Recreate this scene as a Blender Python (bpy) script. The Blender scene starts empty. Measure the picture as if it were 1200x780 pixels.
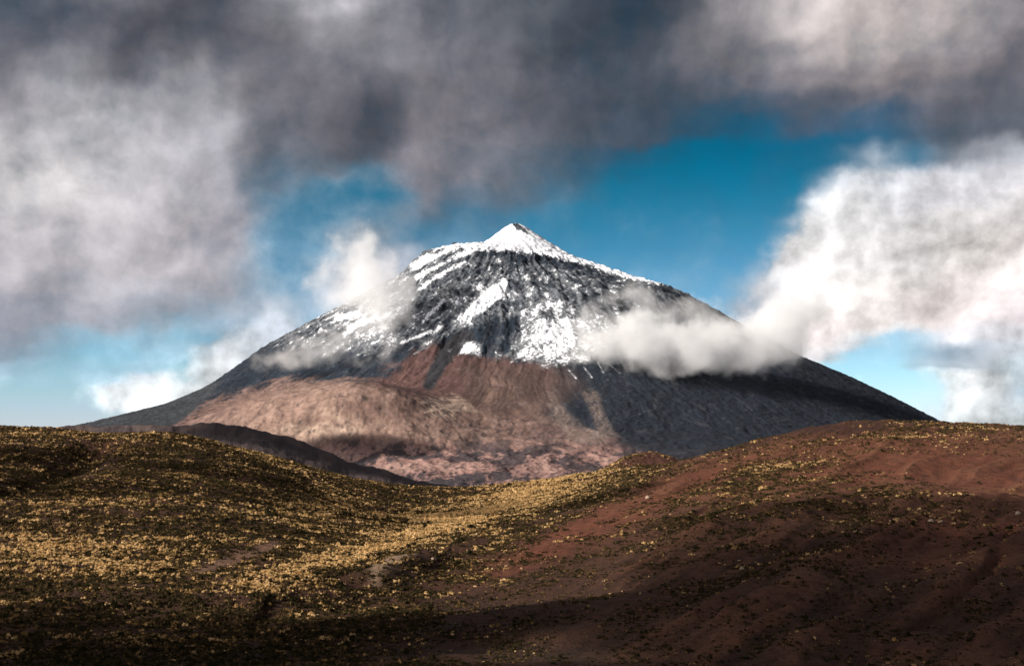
import bpy, math, random, time
import numpy as np
from mathutils import Vector

R = math.radians
rng = np.random.default_rng(7)
random.seed(7)
scene = bpy.context.scene
C = scene.collection
F = 1648.0            # focal length in photo pixels (1200 wide)
HZ = 530.0            # photo row of the horizon

def sxyz(px, py, Y):
    return ((px - 600.0) / F * Y, Y, (HZ - py) / F * Y)

# ------------------------------------------------------------------ noise
_perm = rng.permutation(256)
_perm = np.concatenate([_perm, _perm, _perm])
_g = rng.random(256) * 2 * np.pi
_gx, _gy = np.cos(_g), np.sin(_g)
def pn(x, y, seed=0):
    x = np.asarray(x, float) + seed * 37.17; y = np.asarray(y, float) + seed * 11.73
    xi = np.floor(x).astype(np.int64); yi = np.floor(y).astype(np.int64)
    xf = x - xi; yf = y - yi
    u = xf * xf * xf * (xf * (xf * 6 - 15) + 10); v = yf * yf * yf * (yf * (yf * 6 - 15) + 10)
    def gr(ix, iy, fx, fy):
        h = _perm[_perm[ix & 255] + (iy & 255)]
        return _gx[h] * fx + _gy[h] * fy
    n00 = gr(xi, yi, xf, yf); n10 = gr(xi + 1, yi, xf - 1, yf)
    n01 = gr(xi, yi + 1, xf, yf - 1); n11 = gr(xi + 1, yi + 1, xf - 1, yf - 1)
    a = n00 + u * (n10 - n00); b = n01 + u * (n11 - n01)
    return (a + v * (b - a)) * 1.45
def fbm(x, y, o=4, seed=0, gain=0.5):
    s = 0; a = 1.0; t = 0
    for i in range(o):
        s = s + a * pn(x * 2**i, y * 2**i, seed + i * 3.7); t += a; a *= gain
    return s / t * 1.5
def ridged(x, y, o=4, seed=0, gain=0.5):
    s = 0; a = 1.0; t = 0
    for i in range(o):
        s = s + a * (1 - 2 * np.abs(pn(x * 2**i, y * 2**i, seed + i * 3.7))); t += a; a *= gain
    return s / t
def sstep(a, b, x):
    t = np.clip((x - a) / (b - a), 0, 1)
    return t * t * (3 - 2 * t)
def ell(u, v, cx, cy, sx, sy, rot=0.0):
    c, s = math.cos(R(rot)), math.sin(R(rot))
    a = (u - cx) * c + (v - cy) * s; b = -(u - cx) * s + (v - cy) * c
    return np.exp(-((a / sx)**2 + (b / sy)**2))
def segd(u, v, pts):
    d = np.full(np.shape(u), 1e9)
    for (x0, y0), (x1, y1) in zip(pts[:-1], pts[1:]):
        dx, dy = x1 - x0, y1 - y0
        t = np.clip(((u - x0) * dx + (v - y0) * dy) / (dx * dx + dy * dy), 0, 1)
        d = np.minimum(d, np.hypot(u - x0 - t * dx, v - y0 - t * dy))
    return d
def poly(u, v, pts):
    inside = np.zeros(np.shape(u), bool)
    n = len(pts)
    for i in range(n):
        x0, y0 = pts[i]; x1, y1 = pts[(i + 1) % n]
        if y0 == y1: continue
        cond = ((y0 > v) != (y1 > v)) & (u < (x1 - x0) * (v - y0) / (y1 - y0) + x0)
        inside ^= cond
    return inside
def polymask(u, v, pts, soft):
    d = segd(u, v, list(pts) + [pts[0]])
    return sstep(-soft, soft, np.where(poly(u, v, pts), d, -d))
def mix(a, b, m):
    return a * (1 - m[..., None]) + np.asarray(b) * m[..., None]

# ------------------------------------------------------------------ mesh helpers
def grid_mesh(name, X, Y, Z, mat, cols=None, extra=None):
    nr, nc = X.shape
    co = np.stack([X, Y, Z], -1).reshape(-1, 3).astype(np.float32)
    i = np.arange(nr * nc).reshape(nr, nc)
    q = np.stack([i[:-1, :-1], i[:-1, 1:], i[1:, 1:], i[1:, :-1]], -1).reshape(-1, 4)
    me = bpy.data.meshes.new(name)
    me.vertices.add(len(co)); me.vertices.foreach_set('co', co.ravel())
    me.loops.add(q.size); me.loops.foreach_set('vertex_index', q.ravel().astype(np.int32))
    me.polygons.add(len(q)); me.polygons.foreach_set('loop_start', np.arange(0, q.size, 4, dtype=np.int32))
    me.polygons.foreach_set('loop_total', np.full(len(q), 4, np.int32))
    me.polygons.foreach_set('use_smooth', np.ones(len(q), bool))
    me.update(); me.validate()
    if cols is not None:
        at = me.attributes.new('albedo', 'FLOAT_COLOR', 'POINT')
        c4 = np.concatenate([cols.reshape(-1, 3), np.ones((nr * nc, 1))], 1).astype(np.float32)
        at.data.foreach_set('color', c4.ravel())
    if extra:
        for k, a in extra.items():
            at = me.attributes.new(k, 'FLOAT', 'POINT'); at.data.foreach_set('value', a.ravel().astype(np.float32))
    me.materials.append(mat)
    o = bpy.data.objects.new(name, me); C.objects.link(o)
    return o
def tag(o, label=None, cat=None, group=None, kind=None):
    if label: o['label'] = label
    if cat: o['category'] = cat
    if group: o['group'] = group
    if kind: o['kind'] = kind
    return o

class NT:
    def __init__(s, tree): s.t = tree; s.t.nodes.clear()
    def n(s, typ, **kw):
        nd = s.t.nodes.new(typ)
        for k, v in kw.items(): setattr(nd, k, v)
        return nd
    def put(s, sock, v):
        if v is None: return
        if hasattr(v, 'links') and hasattr(v, 'is_output'): s.t.links.new(v, sock)
        else:
            try: sock.default_value = v
            except Exception: sock.default_value = tuple(v) + (1.0,)
    def m(s, op, a, b=None, c=None, clamp=False):
        nd = s.n('ShaderNodeMath', operation=op, use_clamp=clamp)
        for i, v in enumerate((a, b, c)): s.put(nd.inputs[i], v)
        return nd.outputs[0]
    def v(s, op, a, b=None, c=None):
        nd = s.n('ShaderNodeVectorMath', operation=op)
        s.put(nd.inputs[0], a); s.put(nd.inputs[1], b)
        if c is not None:
            s.put(nd.inputs['Scale'] if op == 'SCALE' else nd.inputs[2], c)
        return nd.outputs['Value'] if op in ('DOT_PRODUCT', 'LENGTH', 'DISTANCE') else nd.outputs[0]
    def noise(s, vec, scale, detail=4, rough=0.5, dist=0.0, dim='3D', color=False):
        nd = s.n('ShaderNodeTexNoise', noise_dimensions=dim)
        s.put(nd.inputs['Vector'], vec); nd.inputs['Scale'].default_value = scale
        nd.inputs['Detail'].default_value = detail; nd.inputs['Roughness'].default_value = rough
        nd.inputs['Distortion'].default_value = dist
        return nd.outputs['Color'] if color else nd.outputs['Fac']
    def ramp(s, x, a, b, lo=0.0, hi=1.0, smooth=True):
        nd = s.n('ShaderNodeMapRange', interpolation_type='SMOOTHSTEP' if smooth else 'LINEAR')
        s.put(nd.inputs[0], x)
        for i, q in enumerate((a, b, lo, hi)): s.put(nd.inputs[i + 1], q)
        return nd.outputs[0]
    def mixc(s, f, a, b, blend='MIX'):
        nd = s.n('ShaderNodeMix', data_type='RGBA', blend_type=blend)
        s.put(nd.inputs[0], f); s.put(nd.inputs[6], a); s.put(nd.inputs[7], b)
        return nd.outputs[2]
def newmat(name):
    m = bpy.data.materials.new(name); m.use_nodes = True
    return m, NT(m.node_tree)
def lin(c):
    return tuple(((x / 255.0) / 12.92 if x / 255.0 <= 0.04045 else ((x / 255.0 + 0.055) / 1.055)**2.4) for x in c)

# ------------------------------------------------------------------ materials for the land
def land_material(name, s1, s2, bump_d, var=0.35):
    """albedo attribute, broken up by grain of two sizes, with a fine bump"""
    m, t = newmat(name)
    at = t.n('ShaderNodeAttribute', attribute_name='albedo').outputs['Color']
    geo = t.n('ShaderNodeNewGeometry').outputs['Position']
    n1 = t.noise(geo, s1, 5, 0.65); n2 = t.noise(geo, s2, 6, 0.7)
    k = t.m('ADD', t.m('MULTIPLY', n1, 1.0), t.m('MULTIPLY', n2, 1.0))
    k = t.ramp(k, 0.65, 1.35, 1.0 - var, 1.0 + var, False)
    col = t.v('SCALE', at, c=k)
    bs = t.n('ShaderNodeBsdfPrincipled')
    t.put(bs.inputs['Base Color'], col); bs.inputs['Roughness'].default_value = 0.95
    bs.inputs['Specular IOR Level'].default_value = 0.15
    bp = t.n('ShaderNodeBump'); bp.inputs['Strength'].default_value = 0.8; bp.inputs['Distance'].default_value = bump_d
    t.put(bp.inputs['Height'], k); t.put(bs.inputs['Normal'], bp.outputs[0])
    o = t.n('ShaderNodeOutputMaterial'); t.put(o.inputs[0], bs.outputs[0])
    return m
mat_soil = land_material('red_volcanic_soil', 0.30, 1.6, 1.1, 0.65)
mat_rock, t = newmat('volcano_rock')
at = t.n('ShaderNodeAttribute', attribute_name='albedo').outputs['Color']
sn = t.n('ShaderNodeAttribute', attribute_name='snow').outputs['Fac']
geo_ = t.n('ShaderNodeNewGeometry'); geo = geo_.outputs['Position']
sq = t.v('MULTIPLY', geo, (1.0, 0.45, 0.45))                 # drawn out down the slope
g1 = t.noise(sq, 1 / 55., 5, 0.62); g2 = t.noise(geo, 1 / 17., 4, 0.65); g3 = t.noise(sq, 1 / 160., 4, 0.55)
gr_ = t.ramp(t.m('ADD', t.m('MULTIPLY', g1, 1.0), t.m('MULTIPLY', g2, 1.0)), 0.65, 1.35, 0.70, 1.30, False)
gr_ = t.m('MULTIPLY', gr_, t.ramp(g3, 0.3, 0.7, 0.8, 1.2, False))
rockcol = t.v('SCALE', at, c=gr_)
nzs = t.m('ADD', t.m('MULTIPLY', t.m('SUBTRACT', g1, 0.5), 1.7), t.m('MULTIPLY', t.m('SUBTRACT', g2, 0.5), 2.3))
snf = t.ramp(t.m('ADD', sn, nzs), -0.14, 0.16)
dust = t.ramp(t.m('ADD', sn, t.m('MULTIPLY', nzs, 0.5)), -0.80, 0.0, 0.0, 0.20)   # a dusting between the rocks
snf = t.m('MAXIMUM', snf, dust)
bs = t.n('ShaderNodeBsdfPrincipled'); bs.inputs['Roughness'].default_value = 0.9; bs.inputs['Specular IOR Level'].default_value = 0.15
t.put(bs.inputs['Base Color'], t.mixc(snf, rockcol, (0.78, 0.80, 0.84, 1)))
bp = t.n('ShaderNodeBump'); bp.inputs['Strength'].default_value = 0.7; bp.inputs['Distance'].default_value = 4.5
t.put(bp.inputs['Height'], t.m('ADD', g1, t.m('MULTIPLY', g2, 0.5))); t.put(bs.inputs['Normal'], bp.outputs[0])
t.put(t.n('ShaderNodeOutputMaterial').inputs[0], bs.outputs[0])

# ------------------------------------------------------------------ near hills
ctrl = []
def col(px, rows):
    for py, Y in rows: ctrl.append(sxyz(px, py, Y))
    py, Y = rows[-1]
    x, y, z = sxyz(px, py, Y)
    for dy, dz in ((60, -3), (200, -26), (450, -75), (900, -150)):
        s = (Y + dy) / Y; ctrl.append((x * s, Y + dy, z + dz))
    for Yn, zn in ((15, -5), (90, -26), (190, -47)):
        ctrl.append(((px - 600) / F * Yn * 1.3, Yn, zn))
LB = [(790, 300), (662, 420), (587, 550), (540, 690)]
col(-700, LB + [(505, 860)]); col(-300, LB + [(502, 860)])
col(-60, LB + [(500, 860)])
col(60, [(790, 300), (664, 420), (590, 550), (545, 700), (504, 860)])
col(150, [(790, 300), (668, 420), (592, 550), (541, 690), (507, 815)])
col(215, [(790, 300), (672, 420), (597, 550), (546, 690), (509, 815)])
col(290, [(790, 300), (680, 420), (607, 550), (560, 690), (526, 830)])
col(360, [(790, 300), (690, 420), (620, 550), (580, 700), (551, 890)])
col(430, [(790, 300), (695, 420), (634, 550), (600, 720), (576, 940)])
col(500, [(790, 292), (702, 410), (646, 520), (612, 680), (590, 1000)])
col(560, [(790, 290), (705, 395), (648, 495), (609, 660), (586, 990)])
col(630, [(790, 288), (700, 385), (635, 490), (596, 650), (571, 940)])
col(700, [(790, 288), (694, 380), (628, 480), (580, 630), (553, 880)])
col(780, [(790, 288), (690, 375), (620, 470), (570, 610), (544, 820)])
col(850, [(790, 288), (688, 368), (614, 460), (560, 590), (529, 780)])
col(920, [(790, 288), (686, 364), (610, 455), (553, 575), (509.5, 740)])
col(1000, [(790, 288), (686, 362), (608, 452), (551, 565), (496, 720)])
col(1100, [(790, 290), (688, 362), (609, 452), (553, 562), (495, 720)])
col(1200, [(790, 290), (690, 362), (612, 452), (555, 562), (500, 722)])
col(1500, [(790, 290), (690, 362), (612, 452), (555, 562), (504, 722)])
col(1900, [(790, 290), (690, 362), (612, 452), (555, 562), (504, 722)])
ctrl = np.array(ctrl)
S = 250.0
P = ctrl[:, :2] / S
def tpsk(d2): return np.where(d2 > 0, 0.5 * d2 * np.log(d2 + 1e-12), 0)
n = len(P); T1 = time.time()
K = tpsk(((P[:, None] - P[None])**2).sum(-1)) + np.eye(n) * 2e-3
A = np.zeros((n + 3, n + 3)); A[:n, :n] = K; A[:n, n] = 1; A[:n, n+1:] = P; A[n, :n] = 1; A[n+1:, :n] = P.T
w = np.linalg.solve(A, np.concatenate([ctrl[:, 2], np.zeros(3)]))
def tps(x, y):
    sh = np.shape(x); x = np.ravel(x) / S; y = np.ravel(y) / S
    out = w[n] + w[n+1] * x + w[n+2] * y
    for i in range(n):
        d2 = (x - P[i, 0])**2 + (y - P[i, 1])**2
        out = out + w[i] * 0.5 * d2 * np.log(d2 + 1e-12)
    return out.reshape(sh)

us = np.concatenate([np.linspace(-700, -60, 90)[:-1], np.linspace(-60, 1260, 1000), np.linspace(1260, 1900, 90)[1:]])
Yr = np.concatenate([np.geomspace(12, 250, 60)[:-1], np.geomspace(250, 1080, 780), np.geomspace(1080, 1900, 60)[1:]])
GU, GY = np.meshgrid(us, Yr)
GX = (GU - 600) / F * GY
ci_ = np.unique(np.r_[np.arange(0, len(us), 5), len(us) - 1]); ri_ = np.unique(np.r_[np.arange(0, len(Yr), 5), len(Yr) - 1])
GZc = tps(GX[np.ix_(ri_, ci_)], GY[np.ix_(ri_, ci_)])
_t = np.stack([np.interp(np.arange(len(us)), ci_, row_) for row_ in GZc])
GZ0 = np.stack([np.interp(np.arange(len(Yr)), ri_, _t[:, j_]) for j_ in range(len(us))], 1)
GV0 = HZ - GZ0 / GY * F

def pix_to_xy(px, py):
    j = int(np.argmin(np.abs(us - px)))
    vv = GV0[59:, j]
    k = np.argmax(vv <= py)
    Y = Yr[59 + k]
    return ((px - 600) / F * Y, Y)
def path(pts): return [pix_to_xy(*p) for p in pts]

gully_r = path([(1186, 622), (1172, 640), (1160, 668), (1120, 706), (1075, 742)])
gully_l = path([(112, 522), (80, 545), (40, 562), (0, 572), (-50, 580)])
strip = path([(320, 706), (400, 686), (470, 664), (540, 640), (590, 618)])
bank_m = path([(440, 692), (470, 676), (505, 664)])
def near_height(x, y, z):
    u = x / y * F + 600; v = HZ - z / y * F
    right = sstep(0.02, 0.14, x / y)                  # right hill
    far = sstep(1000, 1250, y)
    h = z
    # rolling ground
    h = h + fbm(x / 70, y / 70, 3, 1) * 1.8 * (1 - far)
    h = h + fbm(x / 16, y / 16, 3, 2) * 0.55
    h = h + fbm(x / 4.5, y / 4.5, 3, 12) * 0.16
    # terraces / banks on the left and middle, running across the slope
    left = 1 - sstep(-0.02, 0.10, x / y)
    h = h + left * (pn(x / 90, y / 22, 3) * 1.6 + pn(x / 45, y / 11, 4) * 0.7)
    # runnels down the right hill
    dx, dy = 0.5, 0.866
    al = x * dx + y * dy; pe = x * dy - y * dx
    pe2 = pe + 8 * pn(al / 70, pe / 60, 5)
    rn = ridged(pe2 / 26, al / 190, 3, 6)
    h = h + right * (rn - 0.2) * 3.2 * sstep(262, 330, y) * (1 - 0.75 * sstep(520, 740, y))
    h = h + right * pn(pe2 / 7, al / 80, 8) * 0.45
    # gullies
    d = segd(x, y, gully_r); h = h - 2.2 * np.exp(-(d / 1.8)**2)
    d = segd(x, y, gully_l); h = h - 8 * np.exp(-(d / 14)**2)
    d = segd(x, y, strip); side = x * 0.8 - y * 0.0 - np.interp(y, [p_[1] for p_ in strip], [p_[0] * 0.8 for p_ in strip])
    h = h + 3.6 * np.exp(-(d / np.where(side < 0, 26.0, 15.0))**2)
    d = segd(x, y, bank_m); h = h + 3.0 * np.exp(-(d / 7)**2)
    # small cinder hump behind the right hill
    hx, hy, hz = sxyz(762, 529, 985)
    h = h + 0
    return h
GZ = near_height(GX, GY, GZ0)
# small cinder hump
hx, hy, hz = sxyz(764, 529, 960)
base = float(tps(np.array([hx]), np.array([hy]))[0])
rr = np.hypot((GX - hx) / 1.15, GY - hy)
GZ = GZ + (hz - base) * np.exp(-(rr / 27)**2.0)
GV = HZ - GZ / GY * F

# soil colour
U, V = GU, GV0
soil = np.zeros(GX.shape + (3,)) + np.array((0.060, 0.028, 0.0175))
n_big = fbm(GX / 60, GY / 60, 4, 21)
soil = mix(soil, (0.042, 0.022, 0.015), sstep(-0.1, 0.5, n_big))
redm = np.clip(ell(U, V, 1110, 545, 170, 34, 6) * 1.3 + ell(U, V, 800, 570, 110, 12, -24) + ell(U, V, 690, 620, 150, 16, -22)
               + 0.7 * ell(U, V, 1120, 640, 140, 40, 0) + 0.8 * ell(U, V, 960, 560, 80, 20, 0) + ell(U, V, 1150, 620, 80, 10, 0), 0, 1)
soil = mix(soil, (0.165, 0.056, 0.032), redm * (0.75 + 0.25 * fbm(GX / 9, GY / 9, 3, 22)).clip(0, 1))
str_ = sstep(0.15, 0.75, ridged((GX * .866 - GY * .5) / 9, (GX * .5 + GY * .866) / 120, 3, 23))
_al = GX * 0.5 + GY * 0.866; _pe = GX * 0.866 - GY * 0.5; _pe = _pe + 8 * pn(_al / 70, _pe / 60, 5)
ribs = sstep(0.45, 0.85, ridged(_pe / 26, _al / 190, 3, 6))
soil = mix(soil, (0.17, 0.072, 0.040), np.maximum(str_ * 0.4, ribs * 0.8) * sstep(0.03, 0.12, GX / GY))
soil = mix(soil, (0.045, 0.020, 0.015), np.clip(ell(U, V, 960, 503, 130, 7, -1) + ell(U, V, 870, 522, 60, 6, -12), 0, 1) * 0.9)  # shade along the right crest, put into the soil colour
pth = np.exp(-(segd(U, V, [(232, 672), (262, 660), (290, 652), (320, 643)]) / 7)**2)
soil = mix(soil, (0.17, 0.095, 0.062), np.clip(pth, 0, 1))
bk = np.exp(-(segd(U, V, [(440, 690), (460, 676), (480, 668)]) / 7)**2)
soil = mix(soil, (0.30, 0.20, 0.13), np.clip(bk, 0, 1) * .9)
hump = np.exp(-(rr / 34)**4)
soil = mix(soil, (0.085, 0.035, 0.028), hump)
near = grid_mesh('hills', GX, GY, GZ, mat_soil, soil)
near['kind'] = 'structure'

print('near', time.time() - T1)
# ------------------------------------------------------------------ volcano and plain
PX, PYC = (605 - 600) / F * 9000.0, 9000.0
kk = 9000.0 / F
rL = np.array([0, 6, 14, 45, 60, 75, 105, 119, 129, 160, 205, 255, 305, 355, 405, 455, 505, 600, 720, 830, 1100, 6000]) * kk
zL = (HZ - np.array([261, 262, 267, 291, 292, 292, 301, 307, 324, 344, 368, 394, 424, 459, 481, 493, 506, 527, 549, 558, 562, 566])) * kk
rRr = np.array([0, 6, 14, 35, 75, 115, 155, 195, 222, 265, 325, 375, 425, 480, 530, 600, 720, 830, 1100, 6000]) * kk
zR = (HZ - np.array([261, 262, 268, 282, 309, 326, 339, 352, 367, 394, 426, 446, 470, 500, 518, 533, 551, 558, 562, 566])) * kk
def smooth_interp(r, rs, zs):
    a = np.interp(r, rs, zs)
    for d in (20, 40): a = a + np.interp(r + d, rs, zs) + np.interp(np.abs(r - d), rs, zs)
    return a / 5
uf = np.concatenate([np.geomspace(1, 60, 50)[::-1] * -60 - 40, np.arange(-90, 1290, 1.15), np.geomspace(1, 60, 50) * 60 + 1240])
Yf = np.concatenate([np.geomspace(1500, 3000, 40)[:-1], np.arange(3000, 4400, 16), np.arange(4400, 9150, 7.5), np.geomspace(9150, 20000, 60)])
FU, FY = np.meshgrid(uf, Yf)
FX = (FU - 600) / F * FY
dx = FX - PX; dy = FY - PYC
r = np.hypot(dx, dy) + 1e-6
ang = np.arctan2(dx, -dy)                 # 0 towards the camera, + to the right
cr = 0.5 + 0.5 * dx / r
h = smooth_interp(r, rL, zL) * (1 - cr) + smooth_interp(r, rRr, zR) * cr
# white mountain dome, left in front of the cone
def bump(cx, cy, sx, sy, hh, p=2.0, rot=0):
    c, s = math.cos(R(rot)), math.sin(R(rot))
    a = ((FX - cx) * c + (FY - cy) * s) / sx; b = (-(FX - cx) * s + (FY - cy) * c) / sy
    return hh * np.exp(-(a * a + b * b)**(p / 2))
x0, y0, _ = sxyz(365, 450, 6300)
h = h + bump(x0, y0, 560, 420, 190, 2.6)
x0, y0, _ = sxyz(450, 470, 6100); h = h + bump(x0, y0, 300, 300, 60)
# ravines and ridges running down the cone
steep = sstep(150, 700, r) * (1 - sstep(1700, 2500, r))
a2 = ang + 0.05 * pn(r / 500, ang * 4, 31)
rg = ridged(a2 * 9, r / 1500, 4, 32)
h = h + steep * (rg - 0.3) * 20 + steep * pn(a2 * 34, r / 900, 33) * 5 * sstep(300, 900, r)
aw = ang + 0.16 * fbm(dx / 420, dy / 420, 3, 44) * np.clip(600 / r, 0, 1)
h = h + (ridged((ang + 0.03 * fbm(dx / 500, dy / 500, 3, 47)) * 24, r / 1500, 4, 46, 0.6) - 0.3) * 9 * sstep(1200, 1700, r) * (1 - sstep(2700, 3300, r)) * (1 - np.clip(bump(*sxyz(365, 450, 6300)[:2], 640, 480, 1.0, 2.6), 0, 1))
flow = ridged(aw * 14, r / 420, 4, 45, 0.6)
h = h + flow * 18 * sstep(250, 600, r) * (1 - sstep(1500, 2200, r))
front = sstep(0, 350, -dy)
h = h + (ridged(FX / 130, FY / 130, 5, 34) - 0.3) * 20 * sstep(100, 400, r) * (1 - sstep(1100, 1800, r))
h = h + fbm(FX / 40, FY / 40, 4, 35) * 7 * (1 - 0.85 * sstep(1400, 2100, r))
# rumpled lava fields on the plain
plain = sstep(2500, 3300, r)
h = h + plain * (fbm(FX / 260, FY / 300, 5, 36) * 22 + ridged(FX / 80, FY / 130, 4, 37) * 8)
# near dark ridge behind the left hill
crest = [(120, 500), (205, 501), (250, 498), (300, 503), (335, 512), (370, 526), (410, 541), (480, 561), (560, 575)]
crx = np.array([c[0] for c in crest]); crz = np.array([(HZ - c[1]) / F * 3900 for c in crest])
ridge_z = np.interp(FU, crx, crz, left=crz[0], right=-400)
ridge_z = ridge_z - np.abs(FY - 3900) * (0.10 + 0.16 * (FY < 3900)) + fbm(FX / 120, FY / 120, 5, 38) * 10 + ridged(FX / 60, FY / 140, 3, 39) * 5
ridge_z = np.where(FU < 600, ridge_z, -500)
isr = sstep(-6, 6, ridge_z - h)
h = np.maximum(h, ridge_z)
h = h + (ridged(FX / 75, FY / 75, 4, 48, 0.6) - 0.3) * 9 * sstep(500, 900, r) * (1 - sstep(2700, 3300, r)) * sstep(200, 500, np.abs(dx)) * (1 - np.clip(bump(*sxyz(365, 450, 6300)[:2], 640, 480, 1.0, 2.6), 0, 1))
h = h + fbm(FX / 22, FY / 22, 3, 40) * (2.2 - 1.4 * sstep(1700, 2400, r) * (1 - sstep(3000, 3500, r)))
FV = HZ - h / FY * F

# ---- what covers the volcano
u, v = FU, FV
w1 = fbm(FX / 120, FY / 120, 4, 50); w2 = fbm(FX / 35, FY / 35, 4, 51); w3 = fbm(FX / 13, FY / 13, 3, 52)
st = fbm(aw * 42, r / 150, 4, 53, 0.6)          # streaks running down the slope
st2 = fbm(a2 * 26, r / 420, 4, 54)
uw = u + w1 * 9 + w2 * 4; vw = v + w2 * 5 + w1 * 6
rockc = np.array((0.015, 0.0215, 0.032))  # basalt, with the blue of haze put into its colour
alb = np.zeros(FX.shape + (3,)) + rockc
alb = mix(alb, (0.032, 0.037, 0.046), sstep(0.0, 0.6, st2) * 0.7)
# right flank is basalt, its cloud shade painted in further down; lower slopes turn brown to the left
red = np.maximum(polymask(uw, vw, [(425, 455), (470, 425), (505, 402), (530, 412), (575, 420), (640, 425), (655, 445), (640, 480), (580, 492), (440, 470)], 8), 0)
alb = mix(alb, (0.098, 0.053, 0.047), red * 0.95)
brown = polymask(uw, vw, [(540, 425), (660, 430), (690, 450), (640, 490), (560, 490)], 14)
alb = mix(alb, (0.075, 0.050, 0.044), brown * 0.8)
dome = polymask(uw, vw, [(185, 502), (250, 470), (330, 446), (420, 446), (470, 462), (560, 480), (640, 490), (720, 515), (760, 535), (700, 560), (500, 560), (380, 530), (250, 502)], 7)
alb = mix(alb, (0.150, 0.090, 0.077), dome)
tan_ = np.clip(ell(u, v, 330, 480, 90, 26, -20) + ell(u, v, 470, 505, 130, 22, 5) + 0.8 * ell(u, v, 420, 460, 70, 10), 0, 1)
alb = mix(alb, (0.31, 0.205, 0.162), dome * tan_ * (0.65 + 0.5 * w2).clip(0, 1))
pale = np.clip(polymask(uw, vw, [(492, 470), (540, 466), (556, 478), (530, 490), (500, 486)], 5) + polymask(uw, vw, [(318, 508), (345, 496), (400, 497), (430, 500), (425, 508), (370, 516)], 6) * 0.9
               + 0.6 * ell(uw, vw, 395, 487, 26, 8, 30), 0, 1)
alb = mix(alb, (0.50, 0.365, 0.28), pale * (0.6 + 0.6 * w2).clip(0, 1))
flw = ridged(FX / 150 + 0.6 * w1, FY / 300 + 0.6 * w1, 4, 67)
alb = mix(alb, (0.085, 0.056, 0.050), dome * sstep(0.62, 0.85, flw) * 0.55)
alb = mix(alb, (0.34, 0.235, 0.19), dome * sstep(0.60, 0.85, ridged(FX / 210, FY / 330, 4, 68)) * 0.35)
# speckled lava field in front
lava = sstep(505, 530, v + 10 * w1) * (1 - isr)
lvn = fbm(FX / 120, FY / 260, 5, 56, 0.62) + 0.25 * w3 + 0.5 * pn(FX / 380, FY / 330, 58)
lv = np.clip(sstep(-0.02, 0.16, lvn) + 0.8 * sstep(0.28, 0.5, fbm(FX / 26, FY / 60, 3, 66)), 0, 1)
alb = mix(alb, (0.27, 0.155, 0.135), lava * (1 - lv) * 0.75)
alb = mix(alb, (0.37, 0.24, 0.20), lava * sstep(0.15, 0.5, -lvn) * 0.6)
alb = mix(alb, (0.046, 0.037, 0.042), lava * lv * 0.9)
sp2 = dome * (1 - lava) * sstep(0.25, 0.55, fbm(FX / 45, FY / 60, 4, 57) + 0.35 * w3 - 0.15 + 0.25 * sstep(500, 620, u))
alb = mix(alb, (0.06, 0.048, 0.046), sp2 * 0.8)
# right end of the plain and its darker foot
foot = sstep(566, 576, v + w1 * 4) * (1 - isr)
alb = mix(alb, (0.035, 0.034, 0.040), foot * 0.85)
# scree tongues on the right of the plain
scree = np.clip(polymask(u + 3.5 * w2 + 3 * w3, v + 3 * w2 + 3 * w1, [(641, 460), (650, 464), (666, 484), (686, 499), (699, 503), (693, 482), (679, 458), (701, 459), (706, 476), (718, 500), (728, 514), (690, 522), (664, 514), (650, 494)], 4.5), 0, 1)
alb = mix(alb, (0.185, 0.140, 0.122), scree * (0.6 + 0.6 * w3 + 0.5 * st).clip(0, 1))
scr2 = np.clip(ell(u, v, 575, 465, 8, 30, 10) + 0.7 * ell(u, v, 625, 485, 30, 12, 20) + .7 * ell(u, v, 600, 470, 6, 30, -20), 0, 1) * (0.5 + st).clip(0, 1)
alb = mix(alb, (0.22, 0.14, 0.11), scr2 * 0.8)
# black lava tongue down the red face
tong = np.clip(1.25 - segd(u + 3 * w2, v, [(545, 396), (525, 412), (512, 432), (503, 450)]) / np.interp(v, [395, 455], [11, 7]), 0, 1)
alb = mix(alb, (0.026, 0.026, 0.030), sstep(0, 0.5, tong))
# right flank: basalt darkened in its colour, in place of cloud shadow
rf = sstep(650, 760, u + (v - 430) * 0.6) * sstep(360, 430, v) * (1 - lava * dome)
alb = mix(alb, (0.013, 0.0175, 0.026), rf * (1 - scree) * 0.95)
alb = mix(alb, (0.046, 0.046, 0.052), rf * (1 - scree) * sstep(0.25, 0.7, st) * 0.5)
# left outlying dark ridge
alb = mix(alb, (0.034, 0.038, 0.044), polymask(u, v, [(60, 520), (60, 470), (240, 450), (262, 446), (215, 492), (190, 505)], 3))
alb = mix(alb, (0.060, 0.044, 0.044), isr)  # ridge rock, its cloud shade partly put into the colour
alb = mix(alb, (0.10, 0.07, 0.062), isr * sstep(0.1, 0.5, fbm(FX / 90, FY / 200, 4, 59)) * 0.7)
# ---- snow
line = np.interp(u, [250, 380, 440, 500, 540, 590, 640, 690, 740, 800, 900], [395, 405, 410, 398, 402, 412, 425, 418, 380, 352, 345])
alt = (line - v) / 60.0                      # >0 above the snow line
s_f = -0.57 + 0.22 * np.clip(alt, -1.2, 1.0) + 0.42 * st + 0.22 * w2 + 0.30 * w1 + 0.30 * (flow - 0.3)
s_f = s_f + 0.62 * ell(u, v, 660, 395, 40, 34, 40) + 0.42 * ell(u, v, 618, 412, 30, 14) + 0.3 * ell(u, v, 430, 380, 60, 26, -30) - 0.15 * ell(u, v, 760, 345, 60, 20, 25)
s_f = s_f + 1.5 * np.exp(-(segd(u, v, [(590, 332), (570, 347), (546, 373)]) / np.interp(v, [330, 375], [4, 6.5]))**2)
s_f = s_f + 1.2 * np.exp(-(segd(u, v, [(588, 343), (568, 362)]) / 2.5)**2)
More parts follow.
